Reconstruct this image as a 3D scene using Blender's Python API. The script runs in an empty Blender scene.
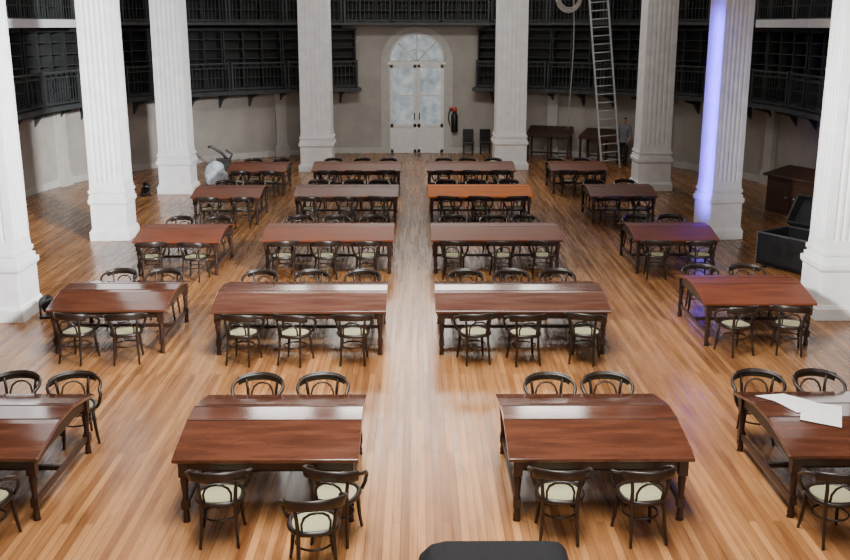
import bpy, math, random
from mathutils import Vector, Matrix
random.seed(11)
C = bpy.context.scene.collection
R = math.radians

# ------------------------------------------------------------ materials
def new_mat(name):
    m = bpy.data.materials.new(name); m.use_nodes = True
    nt = m.node_tree
    b = nt.nodes['Principled BSDF']
    return m, nt, b
def noise_mat(name, c1, c2, scale=5, rough=.6, rough2=None, metal=0, bump=0, stretch=(1,1,1), coat=0, detail=5, dist=0.02, emit=0, spec=.5):
    m, nt, b = new_mat(name)
    N = nt.nodes; L = nt.links
    tc = N.new('ShaderNodeTexCoord'); mp = N.new('ShaderNodeMapping')
    mp.inputs['Scale'].default_value = stretch
    L.new(tc.outputs['Object'], mp.inputs['Vector'])
    nz = N.new('ShaderNodeTexNoise'); nz.inputs['Scale'].default_value = scale; nz.inputs['Detail'].default_value = detail
    L.new(mp.outputs[0], nz.inputs['Vector'])
    cr = N.new('ShaderNodeValToRGB')
    cr.color_ramp.elements[0].position = .3; cr.color_ramp.elements[1].position = .7
    cr.color_ramp.elements[0].color = (*c1, 1); cr.color_ramp.elements[1].color = (*c2, 1)
    L.new(nz.outputs['Fac'], cr.inputs['Fac']); L.new(cr.outputs['Color'], b.inputs['Base Color'])
    b.inputs['Roughness'].default_value = rough; b.inputs['Metallic'].default_value = metal
    b.inputs['Specular IOR Level'].default_value = spec
    b.inputs['Coat Weight'].default_value = coat; b.inputs['Coat Roughness'].default_value = .10
    if emit:
        L.new(cr.outputs['Color'], b.inputs['Emission Color']); b.inputs['Emission Strength'].default_value = emit
    if rough2 is not None:
        mr = N.new('ShaderNodeMapRange'); mr.inputs['To Min'].default_value = rough; mr.inputs['To Max'].default_value = rough2
        mr.inputs['From Min'].default_value = .3; mr.inputs['From Max'].default_value = .7
        L.new(nz.outputs['Fac'], mr.inputs['Value']); L.new(mr.outputs[0], b.inputs['Roughness'])
    if bump:
        bp = N.new('ShaderNodeBump'); bp.inputs['Strength'].default_value = bump; bp.inputs['Distance'].default_value = dist
        L.new(nz.outputs['Fac'], bp.inputs['Height']); L.new(bp.outputs[0], b.inputs['Normal'])
    return m

def floor_mat():
    m, nt, b = new_mat('plank_floor'); N = nt.nodes; L = nt.links
    tc = N.new('ShaderNodeTexCoord')
    mp = N.new('ShaderNodeMapping'); mp.inputs['Rotation'].default_value = (0, 0, R(90))
    L.new(tc.outputs['Object'], mp.inputs['Vector'])
    br = N.new('ShaderNodeTexBrick')
    br.inputs['Scale'].default_value = 1; br.inputs['Brick Width'].default_value = 2.8; br.inputs['Row Height'].default_value = .088
    br.inputs['Mortar Size'].default_value = .003; br.inputs['Mortar Smooth'].default_value = .2
    br.offset = .37; br.offset_frequency = 3
    br.inputs['Color1'].default_value = (.235, .100, .036, 1); br.inputs['Color2'].default_value = (.45, .225, .088, 1)
    br.inputs['Mortar'].default_value = (.13, .056, .022, 1)
    L.new(mp.outputs[0], br.inputs['Vector'])
    def layer(scale3, sc, lo, hi, p0, p1, fac, prev, detail=6):
        mp2 = N.new('ShaderNodeMapping'); mp2.inputs['Scale'].default_value = scale3
        L.new(tc.outputs['Object'], mp2.inputs['Vector'])
        nz = N.new('ShaderNodeTexNoise'); nz.inputs['Scale'].default_value = sc; nz.inputs['Detail'].default_value = detail
        L.new(mp2.outputs[0], nz.inputs['Vector'])
        cr = N.new('ShaderNodeValToRGB'); cr.color_ramp.elements[0].position = p0; cr.color_ramp.elements[1].position = p1
        cr.color_ramp.elements[0].color = (*lo, 1); cr.color_ramp.elements[1].color = (*hi, 1)
        L.new(nz.outputs['Fac'], cr.inputs['Fac'])
        mx = N.new('ShaderNodeMix'); mx.data_type = 'RGBA'; mx.blend_type = 'MULTIPLY'; mx.inputs['Factor'].default_value = fac
        L.new(prev, mx.inputs['A']); L.new(cr.outputs['Color'], mx.inputs['B'])
        return mx.outputs['Result'], nz
    c, nz = layer((14, .5, 1), 1, (.70, .65, .60), (1.12, 1.10, 1.08), .3, .75, .8, br.outputs['Color'])
    c, _ = layer((1, .28, 1), .9, (.66, .63, .61), (1.13, 1.11, 1.08), .35, .65, .9, c, 4)
    c, nz3 = layer((5, .6, 1), 1.8, (.66, .60, .55), (1.0, 1.0, 1.0), .34, .46, .75, c, 8)
    L.new(c, b.inputs['Base Color'])
    mr = N.new('ShaderNodeMapRange'); mr.inputs['To Min'].default_value = .21; mr.inputs['To Max'].default_value = .33
    mr.inputs['From Min'].default_value = .35; mr.inputs['From Max'].default_value = .65
    L.new(nz.outputs['Fac'], mr.inputs['Value']); L.new(mr.outputs[0], b.inputs['Roughness'])
    b.inputs['Specular IOR Level'].default_value = .45
    bp = N.new('ShaderNodeBump'); bp.inputs['Strength'].default_value = .2; bp.inputs['Distance'].default_value = .01
    L.new(br.outputs['Fac'], bp.inputs['Height']); bp.invert = True; L.new(bp.outputs[0], b.inputs['Normal'])
    return m

M_floor = floor_mat()
M_wall = noise_mat('plaster_wall', (.33, .31, .28), (.43, .405, .365), 1.2, .85, bump=.1)
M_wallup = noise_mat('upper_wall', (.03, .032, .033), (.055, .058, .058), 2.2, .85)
M_ceil = noise_mat('ceiling_plaster', (.4, .4, .38), (.48, .47, .45), 2, .9)
M_col = noise_mat('column_plaster', (.74, .75, .765), (.87, .875, .88), 3.5, .6, bump=.25, dist=.008, detail=8)
M_pil = noise_mat('pilaster_plaster', (.44, .435, .41), (.52, .515, .49), 4, .8, bump=.1)
M_ledge = noise_mat('white_ledge', (.66, .69, .72), (.78, .8, .82), 3, .6)
def wood(name, a, b_, rough=.13, r2=.20, coat=.2, spec=.5):
    return noise_mat(name, a, b_, 1.6, rough, r2, stretch=(1, 7, 7), coat=coat, spec=spec, detail=4)
M_t5 = wood('table_top_redbrown', (.052, .016, .009), (.105, .034, .017), .10, .17, .5)
M_t4 = wood('table_top_glare_tint', (.062, .022, .014), (.105, .039, .024), .16, .26, .55)  # greyer base colour imitates glare on the second-row centre tops
M_tf = wood('table_top_far', (.088, .021, .009), (.150, .040, .016), .45, .55, 0, .2)
M_to = wood('table_top_orange_lit', (.62, .15, .015), (.80, .22, .03), .6, .7, 0, .1)  # orange base colour imitates warm light falling on this one top
M_leg = noise_mat('table_leg_wood', (.018, .008, .005), (.040, .016, .010), 6, .4, stretch=(4, 4, 1))
M_chair = noise_mat('bentwood', (.009, .006, .005), (.024, .014, .010), 9, .33)
def cane():
    m, nt, b = new_mat('woven_cane'); N = nt.nodes; L = nt.links
    tc = N.new('ShaderNodeTexCoord')
    ck = N.new('ShaderNodeTexChecker'); ck.inputs['Scale'].default_value = 60
    ck.inputs['Color1'].default_value = (.36, .345, .21, 1); ck.inputs['Color2'].default_value = (.23, .22, .12, 1)
    L.new(tc.outputs['Object'], ck.inputs['Vector']); L.new(ck.outputs['Color'], b.inputs['Base Color'])
    b.inputs['Roughness'].default_value = .65
    return m
M_cane = cane()
M_paper = noise_mat('paper', (.72, .73, .74), (.82, .825, .83), 7, .7)
M_iron = noise_mat('gallery_iron', (.030, .034, .037), (.062, .070, .075), 8, .5, metal=.1)
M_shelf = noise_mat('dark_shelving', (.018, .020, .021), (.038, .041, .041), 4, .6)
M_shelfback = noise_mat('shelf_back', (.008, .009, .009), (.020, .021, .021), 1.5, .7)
M_door = noise_mat('painted_door', (.72, .73, .72), (.80, .81, .80), 5, .5)
M_glass = noise_mat('frosted_glass_glow', (.24, .32, .38), (.68, .75, .79), 2.6, .3, emit=.28)  # emission stands in for daylight behind the panes
M_black = noise_mat('black_lacquer', (.006, .006, .007), (.013, .013, .015), 5, .35)
M_gray = noise_mat('charcoal_fabric', (.003, .003, .004), (.006, .0065, .008), 30, .8, bump=.1, spec=.25)
M_edge = noise_mat('grey_metal_edge', (.06, .06, .065), (.10, .10, .11), 10, .4, metal=.3)
M_alu = noise_mat('aluminium', (.42, .44, .46), (.55, .57, .59), 10, .45, metal=.2)
M_brown = noise_mat('dark_cabinet_wood', (.035, .015, .009), (.075, .033, .019), 5, .45, stretch=(1, 1, 6))
M_white = noise_mat('white_cloth', (.45, .52, .60), (.72, .78, .84), 5, .7, bump=.9, dist=.08)
M_red = noise_mat('red_enamel', (.45, .05, .03), (.55, .08, .05), 6, .35)
M_rope = noise_mat('pale_rope', (.35, .33, .30), (.5, .48, .44), 30, .8)
M_skin = noise_mat('skin', (.42, .25, .18), (.50, .31, .23), 9, .55)
M_hair = noise_mat('dark_hair', (.015, .01, .008), (.03, .02, .015), 40, .6)
M_shirt = noise_mat('grey_blue_shirt', (.17, .20, .25), (.23, .27, .32), 20, .8)
M_trou = noise_mat('dark_trousers', (.02, .022, .03), (.035, .037, .045), 20, .8)
M_shoe = noise_mat('black_shoe', (.01, .01, .01), (.02, .02, .02), 20, .5)

# ------------------------------------------------------------ mesh builder
class MB:
    def __init__(s): s.v = []; s.f = []; s.sm = []
    def add(s, vs, fs, smooth=False):
        o = len(s.v); s.v += [tuple(v) for v in vs]
        for f in fs: s.f.append(tuple(i + o for i in f)); s.sm.append(smooth)
    def box(s, c, d, rz=0):
        x, y, z = c; a, b, h = d[0] / 2, d[1] / 2, d[2] / 2
        cs, sn = math.cos(rz), math.sin(rz)
        vs = []
        for dz in (-h, h):
            for dx, dy in ((-a, -b), (a, -b), (a, b), (-a, b)):
                vs.append((x + dx * cs - dy * sn, y + dx * sn + dy * cs, z + dz))
        s.add(vs, [(3, 2, 1, 0), (4, 5, 6, 7), (0, 1, 5, 4), (1, 2, 6, 5), (2, 3, 7, 6), (3, 0, 4, 7)])
    def frustum(s, z0, w0, z1, w1):
        vs = [(sx * w / 2, sy * w / 2, z) for z, w in ((z0, w0), (z1, w1)) for sx, sy in ((-1, -1), (1, -1), (1, 1), (-1, 1))]
        s.add(vs, [(3, 2, 1, 0), (4, 5, 6, 7), (0, 1, 5, 4), (1, 2, 6, 5), (2, 3, 7, 6), (3, 0, 4, 7)])
    def prism(s, poly, axis, a, b):
        def P(p, t):
            return {'x': (t, p[0], p[1]), 'y': (p[0], t, p[1]), 'z': (p[0], p[1], t)}[axis]
        n = len(poly)
        vs = [P(p, a) for p in poly] + [P(p, b) for p in poly]
        fs = [tuple(range(n))[::-1], tuple(range(n, 2 * n))] + [(i, (i + 1) % n, n + (i + 1) % n, n + i) for i in range(n)]
        s.add(vs, fs)
    def lathe(s, prof, c=(0, 0, 0), n=12, wob=0):
        vs = []; m = len(prof)
        for j, (r, z) in enumerate(prof):
            for i in range(n):
                a = 2 * math.pi * i / n; q = r * (1 + wob * math.sin(3 * a + j) + wob * .6 * math.sin(5 * a + 2 * j))
                vs.append((c[0] + q * math.cos(a), c[1] + q * math.sin(a), c[2] + z))
        fs = [(j * n + i, j * n + (i + 1) % n, (j + 1) * n + (i + 1) % n, (j + 1) * n + i) for j in range(m - 1) for i in range(n)]
        fs += [tuple(range(n))[::-1], tuple((m - 1) * n + i for i in range(n))]
        s.add(vs, fs, True)
    def tube(s, pts, r, n=7, closed=False, flat=None):
        pts = [Vector(p) for p in pts]; m = len(pts)
        rr = r if isinstance(r, (list, tuple)) else [r] * m
        vs = []; ref = None
        for i, p in enumerate(pts):
            if closed: t = pts[(i + 1) % m] - pts[i - 1]
            else: t = pts[min(i + 1, m - 1)] - pts[max(i - 1, 0)]
            t.normalize()
            if flat: 
                up = Vector((0, 0, 1)); side = t.cross(up)
                if side.length < 1e-4: side = Vector((1, 0, 0))
                side.normalize(); up = side.cross(t).normalized()
                a_, b_ = flat
            else:
                if ref is None:
                    ref = Vector((0, 0, 1)) if abs(t.z) < .9 else Vector((1, 0, 0))
                side = t.cross(ref).normalized(); up = side.cross(t).normalized(); ref = up
                a_ = b_ = rr[i]
            for k in range(n):
                a = 2 * math.pi * k / n
                vs.append(p + side * math.cos(a) * a_ + up * math.sin(a) * b_)
        fs = []
        rng = m if closed else m - 1
        for j in range(rng):
            for k in range(n):
                j2 = (j + 1) % m
                fs.append((j * n + k, j * n + (k + 1) % n, j2 * n + (k + 1) % n, j2 * n + k))
        if not closed: fs += [tuple(range(n))[::-1], tuple((m - 1) * n + k for k in range(n))]
        s.add(vs, fs, True)
    def mesh(s, name, mat):
        me = bpy.data.meshes.new(name); me.from_pydata(s.v, [], s.f); me.update()
        me.polygons.foreach_set('use_smooth', s.sm); me.materials.append(mat)
        import bmesh
        bm = bmesh.new(); bm.from_mesh(me); bmesh.ops.recalc_face_normals(bm, faces=bm.faces); bm.to_mesh(me); bm.free()
        return me

def obj(name, me, parent=None, loc=(0, 0, 0), rot=(0, 0, 0), bevel=0):
    o = bpy.data.objects.new(name, me); C.objects.link(o); o.location = loc; o.rotation_euler = rot
    if parent: o.parent = parent
    if bevel:
        b = o.modifiers.new('bev', 'BEVEL'); b.width = bevel; b.segments = 2; b.limit_method = 'ANGLE'
    return o
def empty(name, label, cat, loc=(0, 0, 0), rz=0, group=None):
    e = bpy.data.objects.new(name, None); C.objects.link(e); e.location = loc; e.rotation_euler = (0, 0, rz)
    e.empty_display_size = .2
    e['label'] = label; e['category'] = cat
    if group: e['group'] = group
    return e
def copy_thing(root, loc, rz, label=None):
    r = root.copy(); C.objects.link(r); r.location = loc; r.rotation_euler = (0, 0, rz)
    if label: r['label'] = label
    for ch in root.children:
        c = ch.copy(); c.parent = r; C.objects.link(c)
    return r
def struct(name, mb, mat, bevel=0):
    o = obj(name, mb.mesh(name, mat), bevel=bevel); o['kind'] = 'structure'; return o

# ------------------------------------------------------------ room shell
CY = 29.0
def pt(r, deg): return (r * math.cos(R(deg)), CY + r * math.sin(R(deg)))
def band(r0, r1, z0, z1, path):
    mb = MB(); n = len(path)
    vs = []
    for f in path:
        a = f(r0); b = f(r1)
        vs += [(a[0], a[1], z0), (b[0], b[1], z0), (b[0], b[1], z1), (a[0], a[1], z1)]
    fs = []
    for i in range(n - 1):
        for k in range(4):
            fs.append((i * 4 + k, i * 4 + (k + 1) % 4, (i + 1) * 4 + (k + 1) % 4, (i + 1) * 4 + k))
    fs += [(0, 1, 2, 3), ((n - 1) * 4 + 3, (n - 1) * 4 + 2, (n - 1) * 4 + 1, (n - 1) * 4)]
    mb.add(vs, fs); return mb
def A(deg): return lambda r: pt(r, deg)
def S(side, y): return lambda r: (side * r, y)
def arc(a, b, step=3):
    n = max(1, round((b - a) / step)); return [A(a + (b - a) * i / n) for i in range(n + 1)]
RW = 11.8
mb = MB(); mb.box((0, 18, -.1), (27, 50, .2)); struct('floor', mb, M_floor)
mb = MB(); mb.box((0, 18, 12.1), (27, 50, .2)); struct('ceiling', mb, M_ceil)
struct('wall_right', band(RW, RW + .3, 0, 12, [S(1, -4), S(1, CY)]), M_wall)
struct('wall_left', band(RW, RW + .3, 0, 12, [S(-1, -4), S(-1, CY)]), M_wall)
struct('wall_apse', band(RW, RW + .3, 0, 12, arc(0, 75) + arc(105, 180)), M_wall)
mb = MB(); mb.box((0, -4.15, 6), (24.2, .3, 12)); struct('wall_rear', mb, M_wall)
struct('baseboard_apse', band(RW - .05, RW + .02, 0, .22, arc(0, 75) + arc(105, 180)), M_pil)
struct('trim_1', band(10.8, RW + .02, 2.5, 2.64, [S(1, 12)] + arc(0, 78.5)), M_iron)
struct('trim_2', band(10.8, RW + .02, 2.5, 2.64, arc(101.5, 180) + [S(-1, 12)]), M_iron)
struct('trim_3', band(10.8, RW + .02, 5.0, 5.1, [S(1, 12)] + arc(0, 75) + arc(105, 180) + [S(-1, 12)]), M_iron)
struct('trim_4', band(10.72, 10.84, 4.93, 5.16, [S(1, 12)] + arc(0, 14)), M_ledge)
struct('trim_5', band(10.72, 10.84, 4.93, 5.16, arc(166, 180) + [S(-1, 12)]), M_ledge)
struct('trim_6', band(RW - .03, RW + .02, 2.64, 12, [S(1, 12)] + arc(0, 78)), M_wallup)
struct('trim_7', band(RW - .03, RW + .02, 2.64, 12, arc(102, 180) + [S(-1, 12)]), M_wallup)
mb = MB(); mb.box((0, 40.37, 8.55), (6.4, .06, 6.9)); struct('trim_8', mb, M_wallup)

def make_pilaster():
    mb = MB(); mb.box((0, 0, 1.3), (.42, .16, 2.4)); mb.box((0, 0, .2), (.56, .24, .4)); mb.box((0, 0, .43), (.5, .2, .06)); mb.box((0, 0, 2.4), (.54, .24, .12)); mb.box((0, 0, 2.3), (.48, .2, .06))
    return mb.mesh('pilaster', M_pil)
me = make_pilaster(); k = 9
for d in (15, 39, 63, 117, 141, 165):
    x, y = pt(RW - .08, d)
    o = obj('trim_%d' % k, me, loc=(x, y, 0), rot=(0, 0, R(d - 90))); o['kind'] = 'structure'; k += 1
mb = MB(); mb.prism([(0, 2.5), (-.75, 2.5), (-.75, 2.42), (-.25, 2.3), (0, 1.98)], 'x', -.04, .04)
bm_me = mb.mesh('gallery_bracket', M_iron)
for d in list(range(3, 78, 6)) + list(range(105, 180, 6)):
    x, y = pt(RW, d)
    o = obj('trim_%d' % k, bm_me, loc=(x, y, 0), rot=(0, 0, R(d - 90))); o['kind'] = 'structure'; k += 1

def railing_root(w):
    e = empty('gallery_railing', 'dark iron railing with thin balusters along the gallery', 'railing', group='gallery railings')
    w -= .08
    mb = MB(); mb.box((0, 0, 1.0), (w, .06, .05)); mb.box((0, 0, .08), (w, .03, .03)); mb.box((0, 0, .84), (w, .03, .025))
    obj('rail', mb.mesh('rail', M_iron), e)
    mb = MB(); n = round(w / .16)
    for i in range(1, n):
        x = -w / 2 + w * i / n; mb.box((x, 0, .47), (.018, .018, .76))
        if i % 2: mb.tube([(x + .06 * math.cos(t * math.pi / 4), 0, .92 + .04 * math.sin(t * math.pi / 4)) for t in range(8)], .008, 4, True)
    obj('balusters', mb.mesh('balusters', M_iron), e)
    mb = MB(); mb.box((0, 0, .53), (.06, .06, 1.06)); me = mb.mesh('post', M_iron)
    obj('post', me, e, (-w / 2 + .03, 0, 0)); obj('post', me, e, (w / 2 - .03, 0, 0))
    return e
def bookcase_root(w):
    e = empty('bookcase', 'tall dark empty bookcase on the gallery', 'bookcase', group='gallery bookcases')
    mb = MB(); h = 2.25; n = 3
    for i in range(n + 1): mb.box((-w / 2 + .03 + (w - .06) * i / n, 0, h / 2), (.05, .34, h))
    mb.box((0, 0, h - .05), (w, .38, .1)); mb.box((0, 0, .05), (w, .34, .1))
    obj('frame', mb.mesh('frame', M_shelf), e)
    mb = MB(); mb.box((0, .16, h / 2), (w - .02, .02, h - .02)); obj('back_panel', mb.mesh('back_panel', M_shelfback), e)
    mb = MB(); mb.box((0, 0, 0), (w - .06, .3, .03)); me = mb.mesh('shelf', M_shelf)
    for i in range(1, 6): obj('shelf', me, e, (0, 0, .1 + .35 * i))
    return e
cacheR = {}; cacheB = {}
def place(kind, w, loc, rz):
    cache, fn = (cacheR, railing_root) if kind == 'r' else (cacheB, bookcase_root)
    key = round(w, 2)
    if key not in cache:
        r = fn(w); r.location = loc; r.rotation_euler = (0, 0, rz); cache[key] = r
    else: copy_thing(cache[key], loc, rz)
def bay(a0, a1, z):
    mid = (a0 + a1) / 2; h = R(a1 - a0) / 2
    r = 10.86; x, y = pt(r * math.cos(h), mid); place('r', 2 * r * math.sin(h), (x, y, z), R(mid - 90))
    r = 11.5; x, y = pt(r * math.cos(h), mid); place('b', 2 * 11.2 * math.sin(h), (x, y, z), R(mid - 90))
for z in (2.64, 5.1):
    for a in (3, 15, 27, 39, 51): bay(a, a + 12, z); bay(180 - a - 12, 180 - a, z)
    e = 78 if z < 4 else 75
    bay(63, e, z); bay(180 - e, 117, z)
    for sd in (1, -1):
        place('r', 3.0, (sd * 10.86, 27.5 + .55, z), R(-90 * sd)); place('b', 3.0, (sd * 11.5, 28.0, z), R(-90 * sd))
        place('r', 3.0, (sd * 10.86, 25.05, z), R(-90 * sd)); place('b', 3.0, (sd * 11.5, 24.95, z), R(-90 * sd))
r = 10.86 * math.cos(R(15)); place('r', 2 * 10.86 * math.sin(R(15)), (0, CY + r, 5.1), 0)
for xx in (-1.9, 0, 1.9): place('b', 1.85, (xx, 40.12, 5.1), 0)

# ------------------------------------------------------------ door
YD = 40.40
def arch_poly(w, h, n=20):
    r = w / 2; zs = h - r
    return [(-r, 0)] + [(r * math.cos(math.pi - math.pi * i / n), zs + r * math.sin(math.pi * i / n)) for i in range(n + 1)] + [(r, 0)]
e = empty('door_1', 'tall pale arched double door with frosted glass', 'door', (0, YD, 0)); e['kind'] = 'structure'
def arch_frame(w, h, t, y0, y1, mat, name):
    mb = MB(); a = arch_poly(w, h); b = arch_poly(w - 2 * t, h - t)
    n = len(a); vs = []
    for p, q in zip(a, b): vs += [(p[0], y0, p[1]), (q[0], y0, q[1]), (q[0], y1, q[1]), (p[0], y1, p[1])]
    fs = [(i * 4 + k, i * 4 + (k + 1) % 4, (i + 1) * 4 + (k + 1) % 4, (i + 1) * 4 + k) for i in range(n - 1) for k in range(4)]
    fs += [(0, 1, 2, 3), ((n - 1) * 4 + 3, (n - 1) * 4 + 2, (n - 1) * 4 + 1, (n - 1) * 4)]
    mb.add(vs, fs); return obj(name, mb.mesh(name, mat), e)
arch_frame(2.85, 4.96, .16, -.05, .02, M_pil, 'door_surround')
mb = MB(); mb.prism(arch_poly(2.57, 4.82), 'y', -.02, .0); obj('back_panel', mb.mesh('back_panel', M_pil), e)
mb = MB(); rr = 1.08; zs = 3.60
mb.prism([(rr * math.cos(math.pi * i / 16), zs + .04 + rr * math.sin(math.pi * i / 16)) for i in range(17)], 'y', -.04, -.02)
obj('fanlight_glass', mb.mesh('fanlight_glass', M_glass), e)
mb = MB()
for i in range(1, 4):
    a = math.pi * i / 4; mb.tube([(0, -.05, zs), (1.06 * math.cos(a), -.05, zs + 1.06 * math.sin(a))], .028, 6)
mb.tube([(.5 * math.cos(math.pi * i / 12), -.05, zs + .5 * math.sin(math.pi * i / 12)) for i in range(13)], .028, 6)
mb.tube([(1.08 * math.cos(math.pi * i / 16), -.05, zs + 1.08 * math.sin(math.pi * i / 16)) for i in range(17)], .045, 6)
mb.box((0, -.05, zs - .05), (2.3, .07, .12))
obj('fanlight_bars', mb.mesh('fanlight_bars', M_door), e)
for sx in (-1, 1):
    x0 = sx * .54
    mb = MB()
    for dx in (-.47, .47): mb.box((x0 + dx, -.05, 1.77), (.13, .06, 3.5))
    for z in (.08, 1.1, 3.44): mb.box((x0, -.05, z), (1.03, .06, .14))
    mb.box((x0, -.05, 2.3), (1.0, .05, .05)); mb.box((x0, -.045, .58), (.62, .05, .7)); mb.box((x0, -.035, .56), (.95, .04, 1.0))
    leaf = obj('door_leaf', mb.mesh('door_leaf', M_door), e)
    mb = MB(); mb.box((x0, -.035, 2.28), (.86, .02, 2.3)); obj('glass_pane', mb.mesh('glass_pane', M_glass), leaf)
    mb = MB(); mb.tube([(x0 - sx * .44, -.08, 1.35), (x0 - sx * .44, -.16, 1.38), (x0 - sx * .44, -.16, 1.57), (x0 - sx * .44, -.08, 1.6)], .02, 6)
    obj('handle', mb.mesh('handle', M_black), leaf)

# ------------------------------------------------------------ columns
def column(x, y, pw, sw, label, rz=0):
    e = empty('column', label, 'column', (x, y, 0), rz, group='fluted white columns')
    H = 11.6; zb = 1.22
    n = 5; poly = []; h = sw / 2; m = sw * .12; fl = (sw - 2 * m) / n; dep = .013
    def side():
        pts = [(-h, -h)]
        for i in range(n):
            x0 = -h + m + fl * i + fl * .2; x1 = -h + m + fl * (i + 1) - fl * .2
            pts += [(x0, -h)] + [(x0 + (x1 - x0) * t, -h + dep * math.sin(math.pi * t)) for t in (.2, .5, .8)] + [(x1, -h)]
        return pts
    s0 = side()
    for q in range(4):
        c, s = math.cos(q * math.pi / 2), math.sin(q * math.pi / 2)
        poly += [(px * c - py * s, px * s + py * c) for px, py in s0]
    mb = MB(); N_ = len(poly); tp = .95
    vs = [(p[0], p[1], zb + .15) for p in poly] + [(p[0] * tp, p[1] * tp, H - .9) for p in poly]
    fs = [(i, (i + 1) % N_, N_ + (i + 1) % N_, N_ + i) for i in range(N_)] + [tuple(range(N_))[::-1], tuple(range(N_, 2 * N_))]
    mb.add(vs, fs); obj('shaft', mb.mesh('shaft', M_col), e)
    mb = MB()
    mb.frustum(0, pw, .22, pw); mb.frustum(.22, pw * .96, .28, pw * .92); mb.frustum(.28, pw * .89, .86, pw * .89)
    mb.frustum(.86, pw * .91, .90, pw * .96); mb.frustum(.90, pw * .97, 1.0, pw * .97)
    mb.frustum(1.0, (pw + sw) / 2 * 1.0, 1.08, (pw + sw) / 2 * 1.0); mb.frustum(1.08, sw * 1.04, 1.13, sw * 1.04); mb.frustum(1.13, sw * 1.10, 1.21, sw * 1.10); mb.frustum(1.21, sw * 1.04, zb + .18, sw * 1.0)
    obj('pedestal', mb.mesh('pedestal', M_col), e, bevel=.010)
    mb = MB(); mb.frustum(H - .95, sw * .98, H - .85, sw * 1.05); mb.frustum(H - .85, sw * .92, H - .4, sw * 1.15); mb.frustum(H - .4, sw * 1.25, H, sw * 1.3); mb.frustum(H, sw * 1.3, 12, sw * 1.4)
    obj('capital', mb.mesh('capital', M_col), e)
COLS = [(-7.3, 17.15, 1.0, .77), (7.42, 17.15, .98, .76), (-7.34, 23.9, .94, .80), (7.3, 23.9, .92, .74), (-7.38, 30.8, 1.08, .90), (7.36, 31.3, 1.14, .94), (-3.52, 35.6, 1.26, 1.06), (3.33, 36.1, 1.28, 1.06)]
for x, y, pw, sw in COLS:
    if (x, y) == (7.3, 23.9): column(x, y, pw, sw, 'white fluted square column with one side lit violet', R(12))
    else: column(x, y, pw, sw, 'white fluted square column on a moulded pedestal')

# ------------------------------------------------------------ tables
DEP = 1.86
PROF = [(-.93, .725), (-.62, .79), (-.30, .85), (-.2, .862), (.2, .862), (.30, .85), (.62, .79), (.93, .725)]
def topz(y):
    for (a, za), (b, zb) in zip(PROF, PROF[1:]):
        if a <= y <= b: return za + (zb - za) * (y - a) / (b - a)
    return .725
tcache = {}
def table(x, y, w, mat, label, rz=0):
    key = (round(w, 2), mat.name)
    if key not in tcache:
        d = {}
        mb = MB(); poly = PROF + [(p[0], p[1] - .04) for p in reversed(PROF)]
        mb.prism(poly, 'x', -w / 2, w / 2)
        d['top'] = mb.mesh('top', mat)
        mb = MB()
        for yy in (-.2, .2): mb.box((0, yy, .862), (w - .01, .016, .008))
        d['bead'] = mb.mesh('bead', M_leg)
        mb = MB()
        for sy in (-1, 1): mb.box((0, sy * .84, .645), (w - .16, .03, .13))
        p2 = [(yy * .9, z - .045) for yy, z in PROF]; lo = [(.84, .58), (.5, .62), (-.5, .62), (-.84, .58)]
        for sx in (-1, 1): mb.prism(p2 + lo, 'x', sx * (w / 2 - .09) - .015, sx * (w / 2 - .09) + .015)
        d['apron'] = mb.mesh('apron', M_leg)
        mb = MB(); mb.box((0, 0, .61), (.095, .095, .2))
        mb.lathe([(.042, .0), (.034, .03), (.038, .06), (.03, .1), (.036, .17), (.036, .26), (.03, .29), (.038, .40), (.045, .47), (.034, .5), (.045, .525)], n=10)
        mb.box((0, 0, .2), (.08, .08, .1))
        d['leg'] = mb.mesh('leg', M_leg)
        mb = MB()
        for sx in (-1, 1): mb.box((sx * (w / 2 - .1), 0, .2), (.04, 1.64, .055))
        mb.box((0, 0, .2), (w - .2, .05, .05))
        d['stretcher'] = mb.mesh('stretcher', M_leg)
        tcache[key] = d
    d = tcache[key]
    e = empty('reading_table', label, 'table', (x, y, 0), rz, 'reading tables')
    obj('top', d['top'], e, bevel=.008); obj('bead', d['bead'], e); obj('apron', d['apron'], e); obj('stretcher', d['stretcher'], e)
    for sx in (-1, 1):
        for sy in (-1, 1): obj('leg', d['leg'], e, (sx * (w / 2 - .1), sy * .84, 0))
    return e

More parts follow.
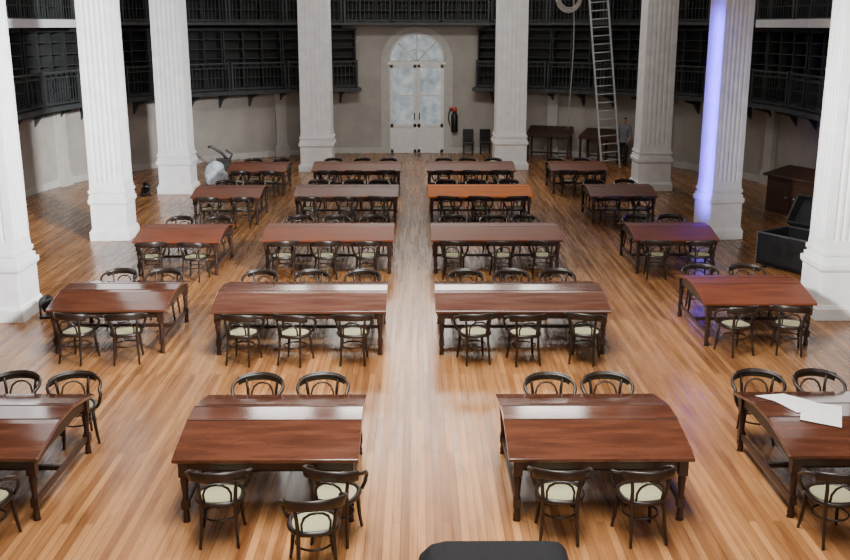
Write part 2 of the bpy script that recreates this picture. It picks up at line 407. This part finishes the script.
# ------------------------------------------------------------ chair (faces +Y, back at -Y)
def chair_master():
    e = empty('bentwood_chair', 'dark bentwood armchair with a pale woven cane seat', 'chair', group='bentwood chairs')
    def sq(r, t, p=2.6):
        c, s = math.cos(t), math.sin(t); k = (abs(c) ** p + abs(s) ** p) ** (-1 / p); return (r * k * c, r * k * s)
    mb = MB(); n = 24
    ring = [sq(.225, 2 * math.pi * i / n) for i in range(n)]
    mb.tube([(a, b, .455) for a, b in ring], .028, 7, True); obj('seat_frame', mb.mesh('seat_frame', M_chair), e)
    mb = MB(); vs = [(0, 0, .452)] + [(*sq(.12, 2 * math.pi * i / n), .458) for i in range(n)] + [(*sq(.208, 2 * math.pi * i / n), .466) for i in range(n)]
    fs = [(0, 1 + i, 1 + (i + 1) % n) for i in range(n)] + [(1 + i, 1 + n + i, 1 + n + (i + 1) % n, 1 + (i + 1) % n) for i in range(n)]
    mb.add(vs, fs, True); obj('seat', mb.mesh('seat', M_cane), e)
    mb = MB(); pts = []
    for i in range(21):
        t = -1 + 2 * i / 20
        ang = R(270 + t * 118); a = abs(t)
        z = .785 - .12 * a ** 2.2
        x = .31 * math.cos(ang); y = .265 * math.sin(ang) - .02
        pts.append((x, y, z))
    L_ = [(-.28, .16, .62), (-.26, .17, .53), (-.23, .14, .46)]; Rr = [(-a, b, c) for a, b, c in L_]
    full = list(reversed(L_)) + pts + Rr
    if pts[0][0] > 0: full = list(reversed(Rr)) + pts + L_
    mb.tube(full, .021, 8)
    obj('arm_rail', mb.mesh('arm_rail', M_chair), e)
    mb = MB(); pp = []
    for i in range(13):
        t = -1 + 2 * i / 12; ang = R(270 + t * 62); pp.append((.312 * math.cos(ang), .27 * math.sin(ang) - .025, .77 - .03 * t * t))
    mb.tube(pp, 1, 10, flat=(.014, .055))
    obj('backrest', mb.mesh('backrest', M_chair), e)
    mb = MB(); hp = [(-.13, -.195, .46), (-.135, -.225, .57), (-.11, -.25, .64), (-.06, -.268, .68), (0, -.275, .69), (.06, -.268, .68), (.11, -.25, .64), (.135, -.225, .57), (.13, -.195, .46)]
    mb.tube(hp, .013, 6); obj('back_hoop', mb.mesh('back_hoop', M_chair), e)
    def leg(pts, r): 
        m_ = MB(); m_.tube(pts, r, 8); return m_.mesh('leg', M_chair)
    fl = leg([(0, 0, .46), (.008, .012, .3), (.02, .028, .12), (.035, .045, 0)], [.022, .022, .019, .015])
    obj('leg', fl, e, (.17, .17, 0)); obj('leg', fl, e, (-.17, .17, 0), (0, 0, R(90)))
    for sx in (-1, 1):
        me = leg([(sx * .185, -.26, .0), (sx * .17, -.21, .25), (sx * .165, -.185, .46), (sx * .18, -.215, .62), (sx * .20, -.228, .765)], [.015, .019, .022, .019, .015])
        obj('leg', me, e)
    mb = MB(); mb.tube([(.175 * math.cos(2 * math.pi * i / 20), .175 * math.sin(2 * math.pi * i / 20), .26) for i in range(20)], .011, 6, True)
    obj('stretcher_ring', mb.mesh('stretcher_ring', M_chair), e)
    return e
master = chair_master(); used = [False]
def chair(x, y, rz, label=None):
    if not used[0]:
        used[0] = True; master.location = (x, y, 0); master.rotation_euler = (0, 0, rz); return master
    return copy_thing(master, (x, y, 0), rz, label)
def jit(a): return random.uniform(-a, a)
def near(x, y0, pull=0, rot=None):
    chair(x, y0 - DEP / 2 - .23 - pull + jit(.025), R(rot if rot is not None else jit(18)))
def far(x, y0, pull=0, rot=None):
    chair(x, y0 + DEP / 2 + .24 + pull + jit(.02), R(180 + (rot if rot is not None else jit(16))))

LT = 'reddish brown varnished reading table with sloping top'
Y5 = 10.32
table(-1.55, Y5, 1.9, M_t5, LT + ' for four'); table(1.88, Y5, 1.9, M_t5, LT + ' for four')
table(-4.82, Y5 + .05, 1.9, M_t5, LT); table(4.76, Y5 + .05, 1.9, M_t5, 'reddish brown reading table with loose paper sheets on it')
near(-1.97, Y5, -.01, 4); near(-.82, Y5, -.03, -12); near(1.42, Y5, -.01, -5); near(2.24, Y5, -.01, 9)
chair(-.98, 8.58, R(12), 'dark bentwood armchair pulled out behind another chair')
far(-1.95, Y5, 0.0, -6); far(-1.15, Y5, 0.0, 8); far(1.62, Y5, 0.0, 4); far(2.32, Y5, 0.0, -5)
far(-4.20, Y5, .08, 25); far(-4.95, Y5, .08, 0); near(-4.28, Y5, .05, -10); near(-5.2, Y5)
far(4.20, Y5, .08, -14); far(4.96, Y5, .08, 6); near(4.14, Y5, .02, 6); near(5.0, Y5)
rows = [(15.75, M_t4), (21.0, M_tf), (26.4, M_to), (31.1, M_tf)]
for i, (yy, mt) in enumerate(rows):
    w = 2.72
    table(-1.84, yy, w, M_t4 if i < 1 else M_tf, LT + ' for six'); table(1.64, yy, w, mt, ('orange-lit reddish brown' if i == 2 else 'reddish brown') + ' varnished reading table with sloping top for six')
    for cx in (-1.84, 1.64):
        for d in (-.84, .02, .86):
            near(cx + d + jit(.07), yy); far(cx + d + jit(.08), yy, .0)
    xl, xr = (-4.92, 5.35) if i < 3 else (-4.85, 4.95)
    if i == 0: xl, yl, xr, yr, wl, wr = -4.83, yy + .1, 5.45, yy + .4, 1.85, 1.8
    else: yl, yr, wl, wr = yy - .1, yy, 1.78, 1.75
    ms = M_t5 if i == 0 else M_tf
    table(xl, yl, wl, ms, LT); table(xr, yr, wr, M_tf, LT)
    for d in (-.42, .42):
        near(xl + d + jit(.05), yl); far(xl + d + jit(.06), yl)
        near(xr + d + jit(.05), yr); far(xr + d + jit(.06), yr)

def sheet(cx, cy, w, h, rz, name, label, ty=Y5 + .05, dz=.008):
    mb = MB(); n = 16; vs = []; fs = []
    for j in range(n + 1):
        for i in range(n + 1):
            lx = (i / n - .5) * w; ly = (j / n - .5) * h
            x = cx + lx * math.cos(rz) - ly * math.sin(rz); y = cy + lx * math.sin(rz) + ly * math.cos(rz)
            vs.append((x, y, topz(y - ty) + dz))
    for j in range(n):
        for i in range(n): a = j * (n + 1) + i; fs.append((a, a + 1, a + n + 2, a + n + 1))
    mb.add(vs, fs, True)
    o = obj(name, mb.mesh(name, M_paper)); o['label'] = label; o['category'] = 'paper'
    return o
sheet(4.25, 10.68, .40, .74, R(18), 'paper_sheet', 'large white paper sheet lying on the table')
sheet(4.44, 10.26, .42, .56, R(-22), 'paper_sheet', 'crooked white paper sheet overlapping another one', dz=.014)

# ------------------------------------------------------------ ladder
e = empty('ladder', 'tall aluminium ladder leaning against the gallery', 'ladder', (6.95, 35.7, 0), R(3))
mb = MB(); ln = 8.2; tilt = .19
for sx in (-1, 1):
    mb.add([(sx * .33 + dx, dy + tilt * z, z) for z in (0.02, ln) for dx, dy in ((-.025, -.05), (.025, -.05), (.025, .05), (-.025, .05))],
           [(3, 2, 1, 0), (4, 5, 6, 7), (0, 1, 5, 4), (1, 2, 6, 5), (2, 3, 7, 6), (3, 0, 4, 7)])
obj('rails', mb.mesh('rails', M_alu), e)
mb = MB(); mb.tube([(-.33, 0, 0), (.33, 0, 0)], .022, 6); me = mb.mesh('rung', M_alu)
for i in range(27): z = .3 + i * .29; obj('rung', me, e, (0, tilt * z, z))
e.rotation_euler = (0, R(-4.2), R(3))

mb = MB(); mb.tube([(5.55 + .05 * math.sin(i), 36.6, 12 - i * .97) for i in range(12)], .018, 6)
o = obj('hanging_cable', mb.mesh('hanging_cable', M_rope)); o['label'] = 'pale cable hanging down beside the ladder'; o['category'] = 'cable'
mb = MB()
for j in range(4):
    mb.tube([(5.35 + (.35 + .04 * j) * math.cos(2 * math.pi * i / 20), 36.3 + .05 * j, 6.0 + (.42 + .05 * j) * math.sin(2 * math.pi * i / 20)) for i in range(20)], .02, 6, True)
mb.tube([(5.35, 36.35, 6.5), (5.35, 36.35, 12)], .015, 6)
o = obj('cable_coil', mb.mesh('cable_coil', M_rope)); o['label'] = 'looped pale cable hanging from the ceiling'; o['category'] = 'cable'

# ------------------------------------------------------------ person
def skinned(name, pts, edges, mat, parent, sub=2):
    me = bpy.data.meshes.new(name); me.from_pydata([p[0] for p in pts], edges, []); me.materials.append(mat)
    o = obj(name, me, parent)
    md = o.modifiers.new('skin', 'SKIN'); md.use_smooth_shade = True
    for i, p in enumerate(pts):
        r = p[1]; me.skin_vertices[0].data[i].radius = (r, r) if not isinstance(r, tuple) else r
    me.skin_vertices[0].data[0].use_root = True
    s = o.modifiers.new('sub', 'SUBSURF'); s.levels = sub; s.render_levels = sub
    return o
pe = empty('person', 'person in grey blue shirt and dark trousers standing by the ladder', 'person', (7.56, 36.6, 0), R(150))
B = [((0, 0, .95), (.14, .10)), ((0, 0, 1.15), (.13, .10)), ((0, 0, 1.35), (.16, .11)), ((0, 0, 1.45), (.08, .07)), ((0, .01, 1.53), .052), ((0, .02, 1.60), (.07, .085)), ((0, .02, 1.70), (.075, .09)),
     ((-.18, 0, 1.41), .055), ((-.23, -.02, 1.14), .042), ((-.21, .12, .92), .032), ((-.20, .16, .86), (.035, .02)),
     ((.18, 0, 1.41), .055), ((.24, -.02, 1.14), .042), ((.22, .10, .92), .032), ((.21, .14, .86), (.035, .02)),
     ((-.09, 0, .86), .085), ((-.10, .02, .48), .058), ((-.10, 0, .09), .042), ((.09, 0, .86), .085), ((.11, .03, .48), .058), ((.12, -.02, .09), .042)]
E = [(0, 1), (1, 2), (2, 3), (3, 4), (4, 5), (5, 6), (2, 7), (7, 8), (8, 9), (9, 10), (2, 11), (11, 12), (12, 13), (13, 14), (0, 15), (15, 16), (16, 17), (0, 18), (18, 19), (19, 20)]
body = skinned('body', B, E, M_skin, pe)
skinned('shirt', [((0, 0, 1.0), (.165, .125)), ((0, 0, 1.2), (.155, .12)), ((0, 0, 1.37), (.18, .13)), ((0, 0, 1.46), (.09, .08)), ((-.19, 0, 1.42), .07), ((-.235, -.02, 1.18), .058), ((-.225, .05, 1.05), .05), ((.19, 0, 1.42), .07), ((.245, -.02, 1.18), .058), ((.235, .05, 1.05), .05), ((0, 0, .92), (.16, .12))],
        [(0, 1), (1, 2), (2, 3), (2, 4), (4, 5), (5, 6), (2, 7), (7, 8), (8, 9), (0, 10)], M_shirt, pe)
skinned('trousers', [((0, 0, .96), (.15, .115)), ((-.09, 0, .84), .10), ((-.10, .02, .48), .075), ((-.10, 0, .08), .06), ((.09, 0, .84), .10), ((.11, .03, .48), .075), ((.12, -.02, .08), .06)],
        [(0, 1), (1, 2), (2, 3), (0, 4), (4, 5), (5, 6)], M_trou, pe)
for sx, yy in ((-.10, 0), (.12, -.02)):
    skinned('shoe', [((sx, yy - .05, .045), .045), ((sx, yy + .06, .045), .045), ((sx, yy + .17, .035), .035)], [(0, 1), (1, 2)], M_shoe, pe)
skinned('hair', [((0, -.01, 1.74), (.085, .09)), ((0, -.04, 1.66), (.075, .06))], [(0, 1)], M_hair, pe)
for sx in (-.03, .03):
    mb = MB(); mb.lathe([(.002, -.011), (.011, 0), (.002, .011)], (sx, .107, 1.665), 8)
    obj('eye', mb.mesh('eye', M_hair), body)
mb = MB(); mb.prism([(.095, 1.66), (.135, 1.615), (.10, 1.605)], 'x', -.013, .013); obj('nose', mb.mesh('nose', M_skin), body)
for sx, hx, hy in ((-1, -.20, .16), (1, .21, .14)):
    mb = MB()
    for j, l in enumerate((.065, .075, .07, .055)):
        x = hx + (j - 1.5) * .017; mb.tube([(x, hy + .01, .845), (x, hy + .02, .845 - l * .5), (x, hy + .012, .835 - l)], [.009, .008, .006], 6)
    mb.tube([(hx - sx * .03, hy + .01, .87), (hx - sx * .05, hy + .025, .84), (hx - sx * .048, hy + .03, .81)], [.011, .009, .007], 6)
    obj('fingers', mb.mesh('fingers', M_skin), body)

def desk(x, y, rz):
    e = empty('standing_desk', 'dark wooden standing desk with sloped top against the wall', 'desk', (x, y, 0), rz, 'desks at the wall')
    mb = MB(); mb.prism([(-.35, .95), (.35, 1.2), (.35, 1.0), (-.35, .82)], 'x', -.85, .85); obj('desk_top', mb.mesh('desk_top', M_brown), e, bevel=.01)
    mb = MB(); mb.box((0, 0, .42), (.07, .07, .84)); me = mb.mesh('leg', M_brown)
    for sx in (-.78, 0, .78):
        for sy in (-.3, .3): obj('leg', me, e, (sx, sy, 0))
    mb = MB(); mb.box((0, .3, .15), (1.6, .03, .06)); obj('rail', mb.mesh('rail', M_brown), e)
desk(5.15, 38.9, R(-20)); desk(7.0, 37.75, R(-38))
def stool(x, y):
    e = empty('black_side_chair', 'black upright chair standing against the wall', 'chair', (x, y, 0), R(180), 'black chairs by the door')
    mb = MB(); mb.box((0, 0, .46), (.44, .44, .08)); obj('seat', mb.mesh('seat', M_black), e, bevel=.015)
    mb = MB(); mb.box((0, -.2, .75), (.42, .04, .46)); obj('backrest', mb.mesh('backrest', M_black), e, bevel=.015)
    mb = MB(); mb.box((0, 0, .21), (.04, .04, .42)); me = mb.mesh('leg', M_black)
    for sx in (-.18, .18):
        for sy in (-.18, .18): obj('leg', me, e, (sx, sy, 0))
stool(2.05, 40.0); stool(2.72, 40.0)
e = empty('fire_extinguisher', 'dark fire extinguisher with red top mounted on the wall', 'extinguisher', (1.5, 40.26, .85))
mb = MB(); mb.lathe([(.12, 0), (.14, .04), (.14, .62), (.1, .74), (.05, .8)], n=14); obj('cylinder', mb.mesh('cylinder', M_black), e)
mb = MB(); mb.lathe([(.05, .8), (.1, .84), (.1, .95), (.04, 1.0)], n=12); mb.box((-.08, 0, .95), (.26, .06, .05)); obj('valve', mb.mesh('valve', M_red), e)
mb = MB(); mb.tube([(-.1, -.02, .92), (-.22, -.04, .8), (-.24, -.04, .5), (-.18, -.04, .3)], .025, 6); obj('hose', mb.mesh('hose', M_black), e)

e = empty('wooden_counter', 'dark brown low wooden desk with panelled front', 'desk', (10.42, 26.7, 0), R(-66))
mb = MB(); mb.box((0, 0, .52), (1.9, .75, 1.04)); obj('body', mb.mesh('body', M_brown), e, bevel=.01)
mb = MB(); mb.prism([(-.48, 1.04), (.45, 1.22), (.45, 1.15), (-.48, .98)], 'x', -1.03, 1.03); obj('counter_top', mb.mesh('counter_top', M_brown), e, bevel=.01)
mb = MB(); mb.box((0, 0, 0), (.78, .03, .7)); me = mb.mesh('door', M_brown)
for sx in (-.45, .45):
    d = obj('door', me, e, (sx, -.39, .48), bevel=.01)
    mb = MB(); mb.lathe([(.02, 0), (.02, .04)], n=8); obj('knob', mb.mesh('knob', M_alu), d, (-.3 * (1 if sx > 0 else -1), -.02, 0), (R(90), 0, 0))
e = empty('equipment_case', 'large black equipment trunk with its lid raised', 'case', (8.16, 20.2, 0), R(-58))
mb = MB(); W2, D2, Hh = 1.9, 1.0, .68
for sy in (-1, 1): mb.box((0, sy * (D2 / 2 - .02), .08 + Hh / 2), (W2, .04, Hh))
for sx in (-1, 1): mb.box((sx * (W2 / 2 - .02), 0, .08 + Hh / 2), (.04, D2, Hh))
mb.box((0, 0, .12), (W2, D2, .06)); obj('body', mb.mesh('body', M_black), e)
mb = MB(); mb.box((0, 0, .34), (W2, .04, .68)); mb.box((0, -.12, .66), (W2, .26, .04)); mb.box((0, -.12, .02), (W2, .26, .04))
for sx in (-.93, .93): mb.box((sx, -.12, .34), (.04, .26, .68))
obj('lid', mb.mesh('lid', M_black), e, (0, .55, .76), (R(-32), 0, 0), bevel=.008)
mb = MB(); zt = .08 + Hh
for sy in (-1, 1): mb.box((0, sy * (D2 / 2), zt), (W2 + .02, .03, .03))
for sx in (-1, 1):
    mb.box((sx * W2 / 2, 0, zt), (.03, D2, .03))
    for sy in (-1, 1): mb.box((sx * W2 / 2, sy * D2 / 2, .08 + Hh / 2), (.03, .03, Hh))
obj('edge_trim', mb.mesh('edge_trim', M_edge), e)
mb = MB(); mb.lathe([(.05, 0), (.05, .09)], n=10); me = mb.mesh('wheel', M_black)
for sx in (-.82, .82):
    for sy in (-.4, .4): obj('wheel', me, e, (sx, sy, 0))

e = empty('lectern', 'black padded lectern with rounded top', 'lectern', (.60, 6.84, 0))
mb = MB(); mb.prism([(-.60, .82), (-.59, .93), (-.50, 1.02), (-.38, 1.05), (.42, 1.05), (.52, 1.04), (.58, .97), (.60, .82)], 'y', -.33, .33); obj('padded_top', mb.mesh('padded_top', M_gray), e, bevel=.03)
mb = MB(); mb.box((0, 0, .45), (.95, .45, .8)); mb.box((0, 0, .04), (1.1, .6, .08)); obj('body', mb.mesh('body', M_black), e, bevel=.01)

mb = MB(); mb.lathe([(.33, 0), (.38, .08), (.35, .22), (.37, .35), (.30, .47), (.27, .60), (.17, .70), (.05, .76)], n=30, wob=.09)
o = obj('cloth_bundle', mb.mesh('cloth_bundle', M_white), loc=(-6.50, 32.2, 0)); o['label'] = 'rumpled bluish white cloth bundle on the floor by the column'; o['category'] = 'bundle'
e = empty('folded_stand', 'dark angled equipment stand lying open on the floor', 'equipment', (-6.95, 35.4, 0), R(15))
mb = MB(); mb.box((0, 0, .12), (.9, .5, .24)); mb.box((.1, 0, .32), (.5, .4, .2)); obj('base', mb.mesh('base', M_black), e, bevel=.02)
mb = MB(); mb.tube([(.3, 0, .3), (.05, 0, .62), (-.3, 0, .86), (-.42, 0, .84)], .05, 8); mb.tube([(.3, .12, .3), (.42, .1, .55), (.2, .05, .72)], .035, 8); obj('arm', mb.mesh('arm', M_edge), e)
def floor_lamp(x, y, rz, label):
    e = empty('floor_spotlight', label, 'spotlight', (x, y, 0), rz, 'floor spotlights')
    mb = MB(); mb.box((0, 0, .02), (.26, .22, .04)); mb.box((-.14, 0, .14), (.02, .06, .24)); mb.box((.14, 0, .14), (.02, .06, .24)); obj('stand', mb.mesh('stand', M_black), e)
    mb = MB(); mb.lathe([(.08, -.14), (.11, -.08), (.12, .12), (.13, .13)], n=14); obj('lamp_head', mb.mesh('lamp_head', M_black), e, (0, 0, .22), (R(35), 0, 0))
floor_lamp(-6.5, 17.0, 0, 'black spotlight standing on the floor at a column')
floor_lamp(-8.2, 30.0, 1, 'black spotlight standing on the floor at a column')

# ------------------------------------------------------------ lights
def area(name, loc, rot, sx, sy, power, col, spread=180):
    l = bpy.data.lights.new(name, 'AREA'); l.shape = 'RECTANGLE'; l.size = sx; l.size_y = sy; l.energy = power; l.color = col; l.spread = R(spread)
    o = bpy.data.objects.new(name, l); C.objects.link(o); o.location = loc; o.rotation_euler = rot; return o
def aim(o, tgt): o.rotation_euler = (Vector(tgt) - Vector(o.location)).to_track_quat('-Z', 'Y').to_euler()
area('skylight', (0, 10, 11.8), (0, 0, 0), 4, 16, 1750, (1, .965, .90), 85)
area('apse_sheen_light', (0, 37.3, 10.9), (R(-48), 0, 0), 13, 1.6, 540, (1, .96, .90), 120)  # added lamp, tilted so the table ridges catch a bright strip
area('clerestory_light', (0, 39.2, 7.7), (R(-75), 0, 0), 11, 1.6, 330, (1, .93, .83), 130)
o = area('rear_fill_light', (5, -3.5, 9), (0, 0, 0), 8, 4, 850, (1, .97, .92), 130); aim(o, (-2, 28, 2.5))  # added fill behind the camera to brighten column fronts, no window there
o = area('apse_wash', (0, 24, 11.6), (0, 0, 0), 6, 2, 300, (1, .97, .92), 90); aim(o, (0, 38.5, 1.0))
o = area('column_spot', (8.5, 3, 9.5), (0, 0, 0), 1.5, 1.5, 1250, (1, 1, 1), 40); aim(o, (-7.4, 21, 3.6))
o = area('column_spot', (-8.5, 3, 9.5), (0, 0, 0), 1.5, 1.5, 420, (1, .99, .97), 28); aim(o, (7.8, 16.5, 3.6))
v = area('violet_tube', (6.22, 23.36, 3.0), (0, R(-90), R(25)), 4.6, .35, 75, (.07, .02, 1), 60)
w = bpy.data.worlds.new('World'); bpy.context.scene.world = w; w.use_nodes = True
w.node_tree.nodes['Background'].inputs[0].default_value = (.5, .55, .6, 1); w.node_tree.nodes['Background'].inputs[1].default_value = .3

# ------------------------------------------------------------ camera
cam = bpy.data.cameras.new('camera'); co = bpy.data.objects.new('camera', cam); C.objects.link(co)
cam.sensor_width = 36; cam.lens = 36 * 1000 / 850
co.location = (0, 0, 5.0); co.rotation_euler = (R(90 - 14.3), 0, R(-.46))
bpy.context.scene.camera = co
